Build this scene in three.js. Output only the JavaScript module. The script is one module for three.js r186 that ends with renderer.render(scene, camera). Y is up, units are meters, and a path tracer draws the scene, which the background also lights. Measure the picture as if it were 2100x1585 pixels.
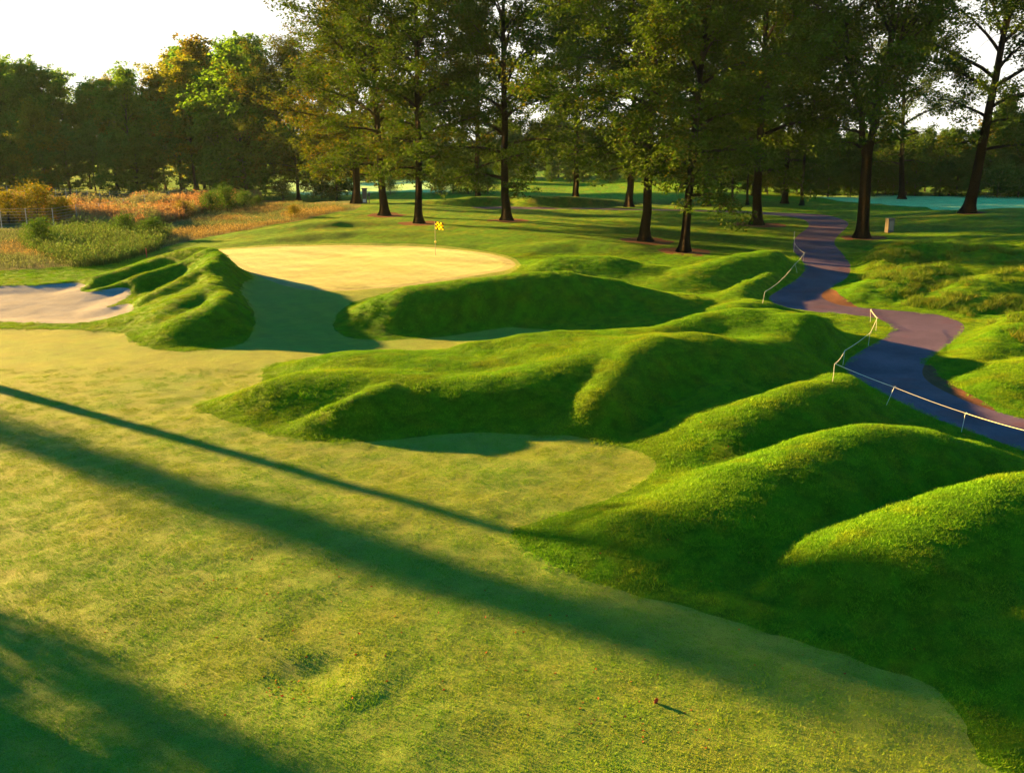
import * as THREE from 'three';
import { mergeGeometries } from 'three/addons/utils/BufferGeometryUtils.js';

// ---------------------------------------------------------------- camera, sky, sun, exposure
const clamp = (x, a = 0, b = 1) => Math.min(b, Math.max(a, x));
const sstep = (a, b, x) => { const t = clamp((x - a) / (b - a)); return t * t * (3 - 2 * t); };
const CAM_H = 8, PITCH = 14.3 * Math.PI / 180, FPX = 2000, PW = 2100, PH = 1585;
const camera = new THREE.PerspectiveCamera(2 * Math.atan(PH / 2 / FPX) * 180 / Math.PI, PW / PH, 0.3, 3000);
camera.position.set(0, CAM_H, 0);
camera.rotation.set(-PITCH, 0, 0);

const scene = new THREE.Scene();
const SUN_AZ = -55 * Math.PI / 180, SUN_EL = 10 * Math.PI / 180;           // azimuth measured from straight ahead, minus is to the left
const sunDir = new THREE.Vector3(Math.sin(SUN_AZ) * Math.cos(SUN_EL), Math.sin(SUN_EL), -Math.cos(SUN_AZ) * Math.cos(SUN_EL));
const sun = new THREE.DirectionalLight(new THREE.Color().setRGB(1, 0.58, 0.15), 5);
sun.position.copy(sunDir).multiplyScalar(200);
sun.castShadow = true;
Object.assign(sun.shadow.camera, { left: -160, right: 160, top: 120, bottom: -120, near: 1, far: 600 });
sun.shadow.mapSize.set(4096, 4096);
sun.shadow.radius = 1.6;
scene.add(sun, sun.target);

{ // clear morning sky: blue overhead, a pale bright band above the horizon, warmer and brighter round the sun
  const W = 512, H = 256, data = new Float32Array(W * H * 4);
  const zen = [0.028, 0.42, 0.84], hor = [0.96, 0.95, 0.88], glow = [1.0, 0.78, 0.40];
  for (let j = 0; j < H; j++) for (let i = 0; i < W; i++) {
    const el = ((j + 0.5) / H - 0.5) * Math.PI, az = ((i + 0.5) / W) * 2 * Math.PI - Math.PI;
    const x = Math.cos(el) * Math.cos(az), y = Math.sin(el), z = Math.cos(el) * Math.sin(az);
    const h = 1 - sstep(0.12, 0.30, y), c = Math.max(0, x * sunDir.x + y * sunDir.y + z * sunDir.z);
    const g = 0.35 * Math.pow(c, 10) * h + 0.8 * Math.pow(c, 60);
    const k = (j * W + i) * 4;
    for (let q = 0; q < 3; q++) data[k + q] = zen[q] * (1 - h) + hor[q] * h + glow[q] * g;
    data[k + 3] = 1;
  }
  const sky = new THREE.DataTexture(data, W, H, THREE.RGBAFormat, THREE.FloatType);
  sky.mapping = THREE.EquirectangularReflectionMapping;
  sky.magFilter = THREE.LinearFilter;
  sky.needsUpdate = true;
  scene.background = sky; scene.environment = sky;
  scene.backgroundIntensity = scene.environmentIntensity = 0.105;
}
scene.fog = new THREE.FogExp2(new THREE.Color().setRGB(0.8, 1.0, 0.95), 0.00005);

const renderer = new THREE.WebGLRenderer({ antialias: true });
renderer.toneMapping = THREE.LinearToneMapping;
renderer.toneMappingExposure = 12.5;
renderer.shadowMap.enabled = true;

// ---------------------------------------------------------------- helpers
function mulberry(a) { return () => { a |= 0; a = a + 0x6D2B79F5 | 0; let t = Math.imul(a ^ a >>> 15, 1 | a); t = t + Math.imul(t ^ t >>> 7, 61 | t) ^ t; return ((t ^ t >>> 14) >>> 0) / 4294967296; }; }
const lerp = (a, b, t) => a + (b - a) * t;
function hash2(i, j, s) { let h = Math.imul(i, 374761393) + Math.imul(j, 668265263) + Math.imul(s, 974634541) | 0; h = Math.imul(h ^ h >>> 13, 1274126177); return ((h ^ h >>> 16) >>> 0) / 4294967296; }
function vnoise(x, y, s = 0, per = 0) {
  const i = Math.floor(x), j = Math.floor(y), fx = x - i, fy = y - j, u = fx * fx * (3 - 2 * fx), v = fy * fy * (3 - 2 * fy);
  const m = per ? (n) => ((n % per) + per) % per : (n) => n;
  const a = hash2(m(i), m(j), s), b = hash2(m(i + 1), m(j), s), c = hash2(m(i), m(j + 1), s), d = hash2(m(i + 1), m(j + 1), s);
  return lerp(lerp(a, b, u), lerp(c, d, u), v);
}
const fbm = (x, y, s, o = 4) => { let a = 0, w = 0.5, t = 0; for (let k = 0; k < o; k++) { a += w * vnoise(x, y, s + k); t += w; w *= 0.5; x = x * 2.03 + 7.1; y = y * 2.03 + 3.7; } return a / t; };

const used = {};
function numbered(name) { const n = used[name] = (used[name] ?? -1) + 1; return n ? name + '_' + String(n).padStart(3, '0') : name; }
function shade(o) { o.traverse((m) => { if (m.isMesh) { m.castShadow = true; m.receiveShadow = true; } }); return o; }
function put(o, name, label, category, group) {
  o.name = numbered(name); o.userData.label = label; if (category) o.userData.category = category; if (group) o.userData.group = group;
  scene.add(shade(o)); return o;
}
function structure(geo, mat, name, label, kind = 'structure') {
  const m = new THREE.Mesh(geo, mat); m.name = numbered(name); m.userData = { kind, label }; scene.add(shade(m)); return m;
}
function child(parent, geo, mat, name, label) { const m = new THREE.Mesh(geo, mat); m.name = name; if (label) m.userData.label = label; parent.add(m); return m; }
const std = (rgb, rough = 0.9, more = {}) => new THREE.MeshStandardMaterial({ color: new THREE.Color().setRGB(...rgb), roughness: rough, ...more });

// ---------------------------------------------------------------- photo pixel -> place on the ground (x to the right, d ahead)
const CP = Math.cos(PITCH), SP = Math.sin(PITCH);
function ray(px, py) { const u = px - PW / 2, v = py - PH / 2; return [u / FPX, -v * CP / FPX - SP, CP - v * SP / FPX]; }
function base(x, d) {                                                       // the lie of the land without the mounds
  const left = sstep(-14, -30, x) * sstep(50, 70, d);
  let e = 1.1 * sstep(40, 82, d) * (1 - 0.75 * left);
  e -= 1.5 * sstep(112, 140, d) * (1 - sstep(8, 30, x)) + 0.5 * sstep(95, 125, d) * sstep(8, 30, x);
  e += 1.2 * sstep(15, 32, x - d * 0.12) * sstep(20, 34, d) * (1 - sstep(80, 100, d));
  e -= 0.8 * sstep(10, 3, d);
  e -= 0.65 * sstep(1, 0.1, Math.hypot((x + 4) / 11, (d - 42) / 8.5));
  return e;
}
function G(px, py, e = 0) {
  const r = ray(px, py); let t = (CAM_H - e) / Math.max(-r[1], 0.012);
  for (let k = 0; k < 14; k++) { const want = (CAM_H - e - base(r[0] * t, r[2] * t)) / Math.max(-r[1], 0.012); t = lerp(t, want, 0.7); }
  return [r[0] * t, r[2] * t];
}
const heightAt = (py, d) => { const r = ray(PW / 2, py); return CAM_H + d * r[1] / r[2]; };   // height of a photo row at a distance
function smoothClosed(pts, n = 6) {
  const out = [], N = pts.length;
  for (let i = 0; i < N; i++) {
    const p0 = pts[(i + N - 1) % N], p1 = pts[i], p2 = pts[(i + 1) % N], p3 = pts[(i + 2) % N];
    for (let k = 0; k < n; k++) { const t = k / n; out.push([0, 1].map((q) => 0.5 * (2 * p1[q] + (p2[q] - p0[q]) * t + (2 * p0[q] - 5 * p1[q] + 4 * p2[q] - p3[q]) * t * t + (3 * p1[q] - p0[q] - 3 * p2[q] + p3[q]) * t * t * t))); }
  }
  return out;
}
function makeRegion(pts) {                                                  // signed distance, positive inside
  let x0 = 1e9, x1 = -1e9, d0 = 1e9, d1 = -1e9;
  for (const p of pts) { x0 = Math.min(x0, p[0]); x1 = Math.max(x1, p[0]); d0 = Math.min(d0, p[1]); d1 = Math.max(d1, p[1]); }
  return (x, d) => {
    const o = Math.max(x0 - x, x - x1, d0 - d, d - d1);
    if (o > 6) return -o;
    let best = 1e9, inside = false;
    for (let i = 0, j = pts.length - 1; i < pts.length; j = i++) {
      const ax = pts[j][0], ad = pts[j][1], bx = pts[i][0], bd = pts[i][1], ex = bx - ax, ed = bd - ad;
      const t = clamp(((x - ax) * ex + (d - ad) * ed) / (ex * ex + ed * ed + 1e-12)), qx = x - ax - ex * t, qd = d - ad - ed * t;
      best = Math.min(best, qx * qx + qd * qd);
      if ((bd > d) !== (ad > d) && x < (ax - bx) * (d - bd) / (ad - bd) + bx) inside = !inside;
    }
    return inside ? Math.sqrt(best) : -Math.sqrt(best);
  };
}
const region = (px, n = 6) => makeRegion(smoothClosed(px.map((p) => G(p[0], p[1])), n));

// regions of the course, traced on the ground
const fairwayAt = region([[2100, 1800], [2010, 1560], [1950, 1450], [1860, 1390], [1700, 1338], [1550, 1290], [1400, 1245], [1290, 1218], [1190, 1185], [1100, 1140], [1055, 1105], [1058, 1082], [1120, 1062], [1200, 1040], [1290, 1005], [1338, 970], [1345, 950], [1320, 930], [1260, 912], [1150, 896], [1000, 888], [880, 892], [780, 902], [690, 907], [600, 900], [530, 884], [470, 865], [420, 846], [402, 833], [425, 822], [480, 808], [531, 796], [541, 786], [534, 770], [547, 757], [567, 747], [633, 736], [720, 728], [850, 729], [960, 722], [1030, 700], [1090, 690], [1130, 676], [1060, 673], [1000, 677], [900, 690], [800, 698], [720, 694], [691, 681], [684, 665], [698, 641], [740, 615], [850, 593], [950, 578], [1030, 565], [1066, 550], [1064, 538], [1045, 526], [980, 512], [880, 503], [750, 500], [600, 501], [500, 505], [424, 513], [450, 531], [500, 556], [517, 577], [500, 592], [493, 610], [510, 636], [523, 660], [518, 686], [490, 706], [440, 717], [380, 721], [320, 717], [277, 704], [259, 691], [245, 683], [190, 679], [0, 677], [-260, 690], [-500, 900], [-700, 1300], [-900, 1800]], 4);
const greenAt = region([[430, 515.5], [500, 508.5], [600, 504.5], [750, 503.5], [880, 507], [980, 516.5], [1040, 530], [1057, 542], [1040, 553], [985, 564], [900, 578], [800, 590], [700, 596], [640, 596], [590, 588], [550, 574], [515, 560], [470, 541]]);
const sandAt = region([[-300, 600], [-100, 590], [0, 588], [90, 586], [150, 583], [175, 588], [163, 596], [190, 602], [225, 597], [262, 598], [268, 605], [258, 612], [226, 631], [262, 624], [274, 638], [262, 646], [220, 655], [150, 664], [60, 662], [0, 659], [-150, 655], [-300, 645]], 5);
const pathEdgeNear = [[2240, 985], [2100, 924], [2000, 887], [1900, 850], [1820, 810], [1760, 775], [1734, 757], [1740, 738], [1775, 715], [1815, 692], [1828, 672], [1805, 655], [1760, 647], [1680, 640], [1610, 630], [1578, 613], [1590, 600], [1630, 576], [1650, 556], [1646, 535], [1628, 512], [1632, 488], [1658, 466], [1655, 455], [1630, 446], [1540, 438], [1400, 433], [1250, 430], [1100, 427], [980, 426]];
const pathEdgeFar = [[980, 423.5], [1100, 424.5], [1250, 427], [1400, 429.5], [1540, 433.5], [1640, 437], [1700, 442], [1738, 455], [1735, 468], [1718, 484], [1712, 500], [1730, 522], [1745, 545], [1738, 568], [1712, 586], [1688, 599], [1690, 612], [1722, 625], [1780, 632], [1850, 638], [1920, 645], [1968, 660], [1978, 676], [1955, 700], [1912, 732], [1893, 757], [1900, 778], [1940, 803], [2010, 832], [2100, 858], [2260, 900]];
const pathAt = region([...pathEdgeNear, ...pathEdgeFar], 4);
const meadowAt = region([[-500, 560], [0, 555], [150, 545], [260, 530], [340, 505], [430, 484], [520, 468], [640, 446], [740, 424], [700, 416], [560, 412], [400, 402], [200, 396], [0, 388], [-500, 380]], 4);
const farFieldRight = region([[1640, 401], [1700, 409], [1800, 417], [1900, 428], [2000, 437], [2100, 441], [2300, 444], [2400, 410], [2100, 404], [1900, 402], [1750, 400]], 4);
const farFieldLeft = region([[600, 398], [760, 396], [915, 393], [915, 372], [800, 369], [640, 366], [560, 380]], 4);
const treeSpots = { a: [788, 441], b: [858, 457], c: [1038, 453], d: [1322, 494], e: [1403, 515], f: [1552, 461], g: [1768, 487], h: [1987, 438] };
const soilSpots = Object.values(treeSpots).map(([px, py], i) => { const [x, d] = G(px + 4, py); return [x, d, [1.5, 1.6, 1.5, 1.6, 1.5, 1.8, 1.3, 0.9][i]]; });
const verge = [region([[1893, 750], [1895, 775], [1930, 800], [1990, 828], [2040, 842], [2030, 830], [1975, 804], [1934, 778], [1920, 758], [1908, 748]], 3), region([[1686, 597], [1684, 610], [1716, 626], [1760, 633], [1752, 624], [1724, 609], [1714, 596], [1700, 592]], 3)];
const soilAt = (x, d) => {
  let s = -9;
  for (const [sx, sd, r] of soilSpots) { const q = Math.hypot((x - sx) * 0.85, (d - sd) * 0.75); if (q < 4) s = Math.max(s, r - q + 0.9 * (fbm(x * 1.6, d * 1.6, 61, 3) - 0.5)); }
  if (x > 12 && d > 20 && d < 60) for (const v of verge) s = Math.max(s, v(x, d));
  return s;
};

// mounds: crest lines [photo x, photo y, height of the crest above the land], half width in metres
const ridges = [];
const LIFT = 0.78;
function ridge(w, pts) { ridges.push({ p: pts.map(([a, b, h, ww]) => [...G(a, b, h * LIFT), h * LIFT, ww ?? w]) }); }
// the long mound in the middle
ridge(3.0, [[415, 833, 0.05, 1], [480, 812, 0.35, 1.8], [540, 790, 0.7, 2.4], [610, 770, 1.0, 3], [700, 767, 1.1], [800, 770, 1.1], [900, 776, 1.1], [1000, 772, 1.25], [1080, 760, 1.4], [1150, 742, 1.6], [1240, 722, 1.7], [1330, 712, 1.75], [1420, 704, 1.8], [1500, 699, 1.7], [1590, 698, 1.3]]);
ridge(2.8, [[580, 752, 0.15, 1.2], [640, 736, 0.6, 2], [720, 724, 0.85], [850, 726, 0.85], [940, 721, 0.95], [1000, 702, 1.25], [1080, 686, 1.55], [1150, 681, 1.6], [1230, 684, 1.5], [1310, 690, 1.35]]);
ridge(2.6, [[640, 755, 0.5, 1.6], [720, 746, 0.8], [850, 748, 0.85], [950, 745, 0.95], [1040, 733, 1.2], [1110, 715, 1.45], [1180, 705, 1.55], [1280, 702, 1.6], [1400, 695, 1.6]]);
ridge(1.5, [[600, 872, 0.2, 0.8], [640, 852, 0.5, 1.0], [690, 828, 0.85, 1.1], [730, 812, 1.05, 1.2], [780, 800, 1.0, 1.2]]);
ridge(1.9, [[1168, 860, 0.4, 1.0], [1188, 836, 0.85, 1.3], [1230, 797, 1.25, 1.5], [1285, 752, 1.55, 1.7], [1345, 718, 1.7]]);
ridge(1.6, [[1395, 897, 0.15, 0.9], [1420, 855, 0.5, 1.2], [1460, 818, 0.75], [1500, 785, 0.95]]);
ridge(2.6, [[1300, 690, 1.2], [1380, 664, 1.5], [1450, 643, 1.75], [1520, 634, 1.9], [1580, 634, 1.7], [1620, 642, 1.3]]);
ridge(2.9, [[1470, 684, 1.2], [1560, 665, 1.5], [1640, 647, 1.9], [1710, 641, 2.05], [1770, 650, 1.8], [1800, 670, 1.2]]);
// mounds of the near flank
ridge(2.4, [[1375, 905, 0.3, 1.3], [1420, 884, 0.6, 1.8], [1500, 850, 1.0], [1590, 812, 1.35], [1670, 786, 1.5], [1730, 772, 1.2], [1760, 785, 0.8]]);
ridge(2.5, [[1360, 990, 0.3, 1.6], [1450, 988, 0.65, 2.0], [1540, 965, 1.0], [1630, 930, 1.35], [1720, 890, 1.55], [1800, 874, 1.55], [1890, 882, 1.35, 2.6], [1970, 902, 1.05, 2.2], [2060, 925, 0.7, 2]]);
ridge(2.4, [[1090, 1100, 0.12, 1.2], [1180, 1083, 0.4, 1.8], [1300, 1058, 0.65], [1420, 1025, 0.8], [1540, 985, 0.95]]);
ridge(2.5, [[1745, 1190, 0.4, 1.4], [1795, 1140, 0.9, 1.9], [1860, 1090, 1.25], [1940, 1045, 1.5], [2030, 1005, 1.7], [2120, 980, 1.75], [2260, 960, 1.75]]);
ridge(3.5, [[1900, 1330, 0.2], [2050, 1270, 0.5], [2250, 1200, 0.8]]);
// the mound right of the green and the hollow behind it
ridge(3.0, [[705, 652, 0.2, 1.3], [745, 620, 0.9, 2.0], [850, 592, 1.75], [950, 576, 2.1], [1060, 563, 2.2], [1150, 558, 2.1], [1230, 571, 1.4], [1300, 590, 0.9], [1370, 605, 0.45]]);
ridge(3.2, [[1090, 532, 0.6], [1160, 525, 1.0], [1240, 528, 1.0], [1310, 545, 0.6], [1360, 560, 0.3]]);
ridge(3.0, [[1385, 566, 0.4], [1440, 547, 0.9], [1510, 526, 1.3], [1570, 516, 1.5], [1615, 514, 1.5], [1640, 526, 0.9]]);
ridge(2.0, [[1495, 612, 0.3, 1.3], [1520, 590, 0.8], [1570, 562, 1.3], [1620, 538, 1.5], [1645, 545, 1.0]]);
ridge(2.4, [[1490, 640, 0.3], [1530, 622, 0.8], [1575, 612, 0.6]]);
// the mound between bunker and green, its fingers running into the sand
ridge(2.6, [[330, 528, 0.9], [375, 518, 1.3], [430, 517, 1.7], [480, 535, 2.1], [500, 558, 2.2], [504, 582, 2.2], [497, 606, 1.9], [480, 625, 1.2]]);
ridge(1.7, [[420, 520, 1.4], [330, 528, 1.15], [240, 556, 0.75], [160, 574, 0.45], [60, 584, 0.3], [-120, 588, 0.3]]);
ridge(1.35, [[440, 528, 1.4], [365, 541, 1.2], [290, 563, 0.95], [225, 586, 0.5], [180, 597, 0.15, 0.7]]);
ridge(1.35, [[460, 555, 1.35], [390, 566, 1.2], [335, 592, 0.9], [285, 615, 0.5], [235, 630, 0.12, 0.7]]);
ridge(1.7, [[500, 572, 1.3], [430, 590, 1.2], [370, 618, 1.0], [320, 650, 0.7], [280, 676, 0.3, 1.2]]);
ridge(1.9, [[500, 612, 1.0], [450, 624, 1.1], [400, 643, 1.0], [350, 668, 0.7], [310, 695, 0.25, 1.2]]);
ridge(3.6, [[455, 540, 1.3], [435, 580, 1.1], [390, 620, 0.9], [345, 655, 0.55]]);
ridge(0.8, [[300, 668, 0.3], [150, 672, 0.28], [0, 668, 0.28], [-200, 664, 0.3]]);
// behind the green
ridge(2.6, [[430, 502, 0.12], [520, 493, 0.28], [620, 479, 0.36], [720, 472, 0.32], [800, 476, 0.2]]);
ridge(2.8, [[500, 476, 0.2], [590, 460, 0.42], [680, 452, 0.42], [760, 452, 0.25]]);
ridge(1.8, [[560, 503, 0.2], [680, 495, 0.4], [800, 493, 0.4], [920, 500, 0.25]]);
ridge(3.0, [[860, 414, 0.3], [910, 408, 0.7], [960, 404, 1.0], [1010, 406, 0.8], [1040, 411, 0.4]]);
ridge(3.0, [[1040, 406, 0.7], [1100, 403, 1.1], [1180, 405, 1.0], [1260, 411, 0.5]]);
ridge(2.6, [[1080, 505, 0.25], [1180, 495, 0.45], [1280, 505, 0.3]]);
// rough slope beyond the cart path
ridge(3.2, [[1740, 556, 0.3, 1.8], [1790, 530, 0.8], [1850, 506, 1.1], [1910, 500, 1.1], [1990, 515, 0.6]]);
ridge(3.0, [[1735, 605, 0.2, 1.5], [1800, 578, 0.7], [1880, 552, 0.9], [1960, 540, 1.0], [2050, 545, 0.8]]);
ridge(3.0, [[1900, 630, 0.2, 1.6], [1970, 598, 0.7], [2050, 570, 1.0], [2140, 552, 1.2], [2300, 540, 1.2]]);
ridge(3.2, [[1935, 735, 0.15, 1.5], [1990, 705, 0.55], [2060, 672, 0.9], [2150, 645, 1.2], [2300, 620, 1.3]]);
ridge(2.8, [[1960, 795, 0.15, 1.3], [2040, 770, 0.5], [2140, 745, 0.9], [2260, 725, 1.0]]);

function mounds(x, d) {
  let sum = 0;
  for (const r of ridges) {
    let best = 0;
    const p = r.p;
    for (let i = 0; i < p.length - 1; i++) {
      const a = p[i], b = p[i + 1], ex = b[0] - a[0], ed = b[1] - a[1];
      const reach = Math.max(a[3], b[3]) * 1.7;
      if (x < Math.min(a[0], b[0]) - reach || x > Math.max(a[0], b[0]) + reach || d < Math.min(a[1], b[1]) - reach || d > Math.max(a[1], b[1]) + reach) continue;
      let t = ((x - a[0]) * ex + (d - a[1]) * ed) / (ex * ex + ed * ed);
      t = clamp(t);
      const q = Math.hypot(x - a[0] - ex * t, d - a[1] - ed * t), w = lerp(a[3], b[3], t) * 1.14, s = q / w;
      if (s < 1) { const f = (1 - s * s); best = Math.max(best, lerp(a[2], b[2], t) * f * f); }
    }
    sum += best * best * best;
  }
  return Math.cbrt(sum);
}
const hollow = G(650, 1378);
function land(x, d) {
  let e = base(x, d), m = 0;
  if (d > 10 && d < 150) m = mounds(x + 0.35 * (fbm(x * 0.35, d * 0.35, 101, 2) - 0.5), d + 0.35 * (fbm(x * 0.35, d * 0.35, 103, 2) - 0.5));
  const pd = x > 6 && d > 18 && d < 112 ? pathAt(x, d) : -9;
  m *= sstep(-0.1, 1.9, -pd);
  if (m > 0 && d < 84) m *= sstep(-0.7, 1.9, -fairwayAt(x, d));
  const sd = x < -10 && d > 36 && d < 70 ? sandAt(x, d) : -9;
  if (sd > -1) { m *= sstep(0.25, -0.45, sd); e -= 0.17 * sstep(-0.1, 1.8, sd); e += 0.10 * (fbm(x * 0.35, d * 0.35, 9, 3) - 0.5) * sstep(0, 1, sd); }
  const far = sstep(60, 95, d);
  e += (0.16 + 0.3 * far) * (fbm(x * 0.16, d * 0.16, 5, 3) - 0.5) * (pd > -1 ? 0.3 : 1);
  e += 0.07 * (fbm(x * 0.7, d * 0.7, 15, 3) - 0.5) * (pd > -0.3 ? 0 : 1);
  const hq = Math.hypot((x - hollow[0]) / 0.62, (d - hollow[1]) / 0.5);
  if (hq < 2.2) e += -0.10 * Math.exp(-hq * hq) + 0.05 * Math.exp(-Math.pow(Math.hypot((x - hollow[0] - 0.75) / 0.5, (d - hollow[1] + 0.1) / 0.8), 2));
  if (x > 10 && d > 20 && pd < -0.3 && d < 70) { const side = sstep(10.5, 13, x - (d - 24) * 0.1) * sstep(0.3, 1.5, -pd); const wild = sstep(33, 40, d) * side * sstep(13.5, 16.5, x - (d - 30) * 0.12); if (wild > 0) e += 0.34 * wild * (fbm(x * 0.9, d * 1.1, 71, 3) - 0.42); }
  return e + m;
}
const groundY = (x, d) => land(x, d);

// ---------------------------------------------------------------- procedural textures
function grassTexture(size, seed, strokes, len, tones, dark, light, mott = 0.25) {        // short blades laid over each other, tileable
  const rnd = mulberry(seed), h = new Float32Array(size * size), col = new Float32Array(size * size * 3).fill(0.6);
  for (let k = 0; k < strokes; k++) {
    const x = rnd() * size, y = rnd() * size, a = rnd() * 6.283, L = len * (0.5 + rnd()), z = rnd(), c = tones[Math.floor(rnd() * tones.length)], b = lerp(dark, light, z);
    const n = Math.ceil(L * 1.2);
    for (let q = 0; q <= n; q++) {
      const i = ((Math.floor(x + Math.cos(a) * L * q / n) % size) + size) % size, j = ((Math.floor(y + Math.sin(a) * L * q / n) % size) + size) % size, o = j * size + i;
      const zz = z * (0.4 + 0.6 * q / n);
      if (zz > h[o]) { h[o] = zz; col[o * 3] = c[0] * b; col[o * 3 + 1] = c[1] * b; col[o * 3 + 2] = c[2] * b; }
    }
  }
  const C = new Uint8Array(size * size * 4), B = new Uint8Array(size * size * 4);
  const enc = (v) => Math.round(255 * clamp(v <= 0.0031308 ? 12.92 * v : 1.055 * Math.pow(v, 1 / 2.4) - 0.055));
  for (let j = 0; j < size; j++) for (let i = 0; i < size; i++) {
    const o = j * size + i, f = 8 / size, m = 1 + mott * (0.6 * vnoise(i * f, j * f, seed, 8) + 0.4 * vnoise(i * f * 4, j * f * 4, seed + 1, 32) - 0.5) * 2;
    for (let q = 0; q < 3; q++) C[o * 4 + q] = enc(col[o * 3 + q] * m);
    C[o * 4 + 3] = 255;
    const b = clamp(h[o] * 0.6 + 0.4 * vnoise(i * f * 4, j * f * 4, seed + 2, 32));
    B[o * 4] = B[o * 4 + 1] = B[o * 4 + 2] = Math.round(255 * b); B[o * 4 + 3] = 255;
  }
  const tex = (data, srgb) => { const t = new THREE.DataTexture(data, size, size); t.wrapS = t.wrapT = THREE.RepeatWrapping; t.magFilter = THREE.LinearFilter; t.minFilter = THREE.LinearMipmapLinearFilter; t.generateMipmaps = true; if (srgb) t.colorSpace = THREE.SRGBColorSpace; t.needsUpdate = true; return t; };
  return [tex(C, true), tex(B, false)];
}
const withMaps = (rgb, [map, bump], tile, bumpScale, rough, more = {}) => {
  const m = map.clone(), b = bump.clone(); m.repeat.set(1 / tile, 1 / tile); b.repeat.set(1 / tile, 1 / tile); m.needsUpdate = b.needsUpdate = true;
  return new THREE.MeshPhysicalMaterial({ color: new THREE.Color().setRGB(...rgb), map: m, bumpMap: b, bumpScale, roughness: rough, specularIntensity: 0.06, vertexColors: true, ...more });
};
const turf = grassTexture(1024, 11, 90000, 14, [[1, 1, 1], [0.9, 1, 0.7], [1.05, 0.95, 0.8], [0.8, 1, 0.8]], 0.3, 1.05);
const longTurf = grassTexture(1024, 23, 60000, 30, [[1, 1, 1], [0.85, 1, 0.7], [1.1, 1, 0.7]], 0.3, 1.0, 0.35);
const grit = grassTexture(512, 37, 60000, 2, [[1, 1, 1], [0.9, 0.9, 1], [1, 0.93, 0.88]], 0.72, 1.0, 0.12);

const M = {
  fairway: withMaps([0.165, 0.265, 0.008], turf, 3.1, 0.07, 0.62, { sheen: 0.6, sheenRoughness: 0.5, sheenColor: new THREE.Color().setRGB(1, 0.8, 0.3) }),
  green: withMaps([0.235, 0.23, 0.055], turf, 1.6, 0.004, 0.5, { sheen: 0.4, sheenRoughness: 0.4, sheenColor: new THREE.Color().setRGB(1, 0.95, 0.7) }),
  rough: withMaps([0.08, 0.185, 0.002], longTurf, 2.3, 0.05, 0.85),
  sand: withMaps([0.22, 0.215, 0.205], grit, 1.3, 0.01, 0.95),
  path: withMaps([0.10, 0.068, 0.095], grit, 0.9, 0.004, 0.75),
  soil: withMaps([0.13, 0.06, 0.03], grit, 1.1, 0.02, 0.95),
  meadow: withMaps([0.18, 0.16, 0.065], longTurf, 3.3, 0.08, 0.9),
  field: withMaps([0.34, 0.55, 0.24], turf, 6, 0.02, 0.8),
};

// ---------------------------------------------------------------- the ground: one height field cut along the edges of its surfaces
function ticks(lo, hi, step) { const out = [lo]; let v = lo; while (v < hi) { v += step(v); out.push(Math.min(v, hi)); } return out; }
const xs = [...ticks(0, 700, (v) => v < 16 ? 0.17 : v < 34 ? 0.26 : v < 60 ? 0.6 : v < 120 ? 2 : 14)];
const XS = [...xs.slice(1).map((v) => -v).reverse(), ...xs];
const DS = ticks(-60, 900, (v) => v < 4 ? 4 : v < 9 ? 0.5 : v < 32 ? 0.16 : v < 50 ? 0.24 : v < 75 ? 0.34 : v < 112 ? 0.6 : v < 200 ? 2 : 16);
const surfaces = {};
for (const k of ['rough', 'fairway', 'green', 'sand', 'path', 'soil', 'meadow', 'field']) surfaces[k] = { pos: [], uv: [], col: [], idx: [], map: new Map() };
const cache = new Map();
function vert(x, d) {
  const key = x.toFixed(4) + ',' + d.toFixed(4); let v = cache.get(key);
  if (!v) { v = { x, d, y: land(x, d), key }; cache.set(key, v); }
  return v;
}
function tint(kind, x, d) {                                                  // patches of thicker, drier or mown turf
  const n = fbm(x * 0.35, d * 0.35, 31, 4), f = fbm(x * 1.7, d * 1.7, 41, 3), g = fbm(x * 4.5, d * 4.5, 47, 2);
  if (kind === 'fairway') { const a = sstep(0.35, 0.7, n * 0.6 + f * 0.4), b = 0.8 + 0.4 * g; return [lerp(0.78, 1.12, a) * b, lerp(0.95, 1.0, a) * b, lerp(0.8, 1.0, a) * b]; }
  if (kind === 'green') { const a = 0.62 + 0.3 * f + 0.46 * fbm(x * 0.5 + d * 0.15, d * 1.6, 59, 3), r = greenAt(x, d), ring = r < 0.7 ? 0.62 : r < 0.95 ? 1.2 : 1, w = sstep(0.45, 0.7, fbm(x * 0.22, d * 0.5, 63, 3)); return [a * ring * lerp(1, 0.86, w), a * ring, a * ring * lerp(1, 1.3, w)]; }
  if (kind === 'rough') { const a = sstep(0.35, 0.7, n), dry = sstep(0.5, 0.75, f) * (0.35 + 0.5 * sstep(68, 80, d)), b = 0.65 + 0.7 * g; return [(lerp(0.85, 1.15, a) + dry) * b, lerp(1, 1.02, a) * b, (lerp(0.9, 1, a) + dry) * b]; }
  if (kind === 'path') { const a = 0.6 + 0.8 * fbm(x * 0.8, d * 0.8, 53, 4), s = sstep(0.62, 0.72, fbm(x * 0.6 + 9, d * 0.9, 57, 4)); return [a * (1 + 0.12 * s), a * (1 - 0.1 * s), a * (1 - 0.16 * s)]; }
  if (kind === 'meadow') { const a = sstep(0.4, 0.65, n); return [lerp(0.65, 1.1, a), lerp(0.9, 1.0, a), lerp(0.8, 1.0, a)]; }
  const a = 0.85 + 0.3 * f; return [a, a, a];
}
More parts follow.
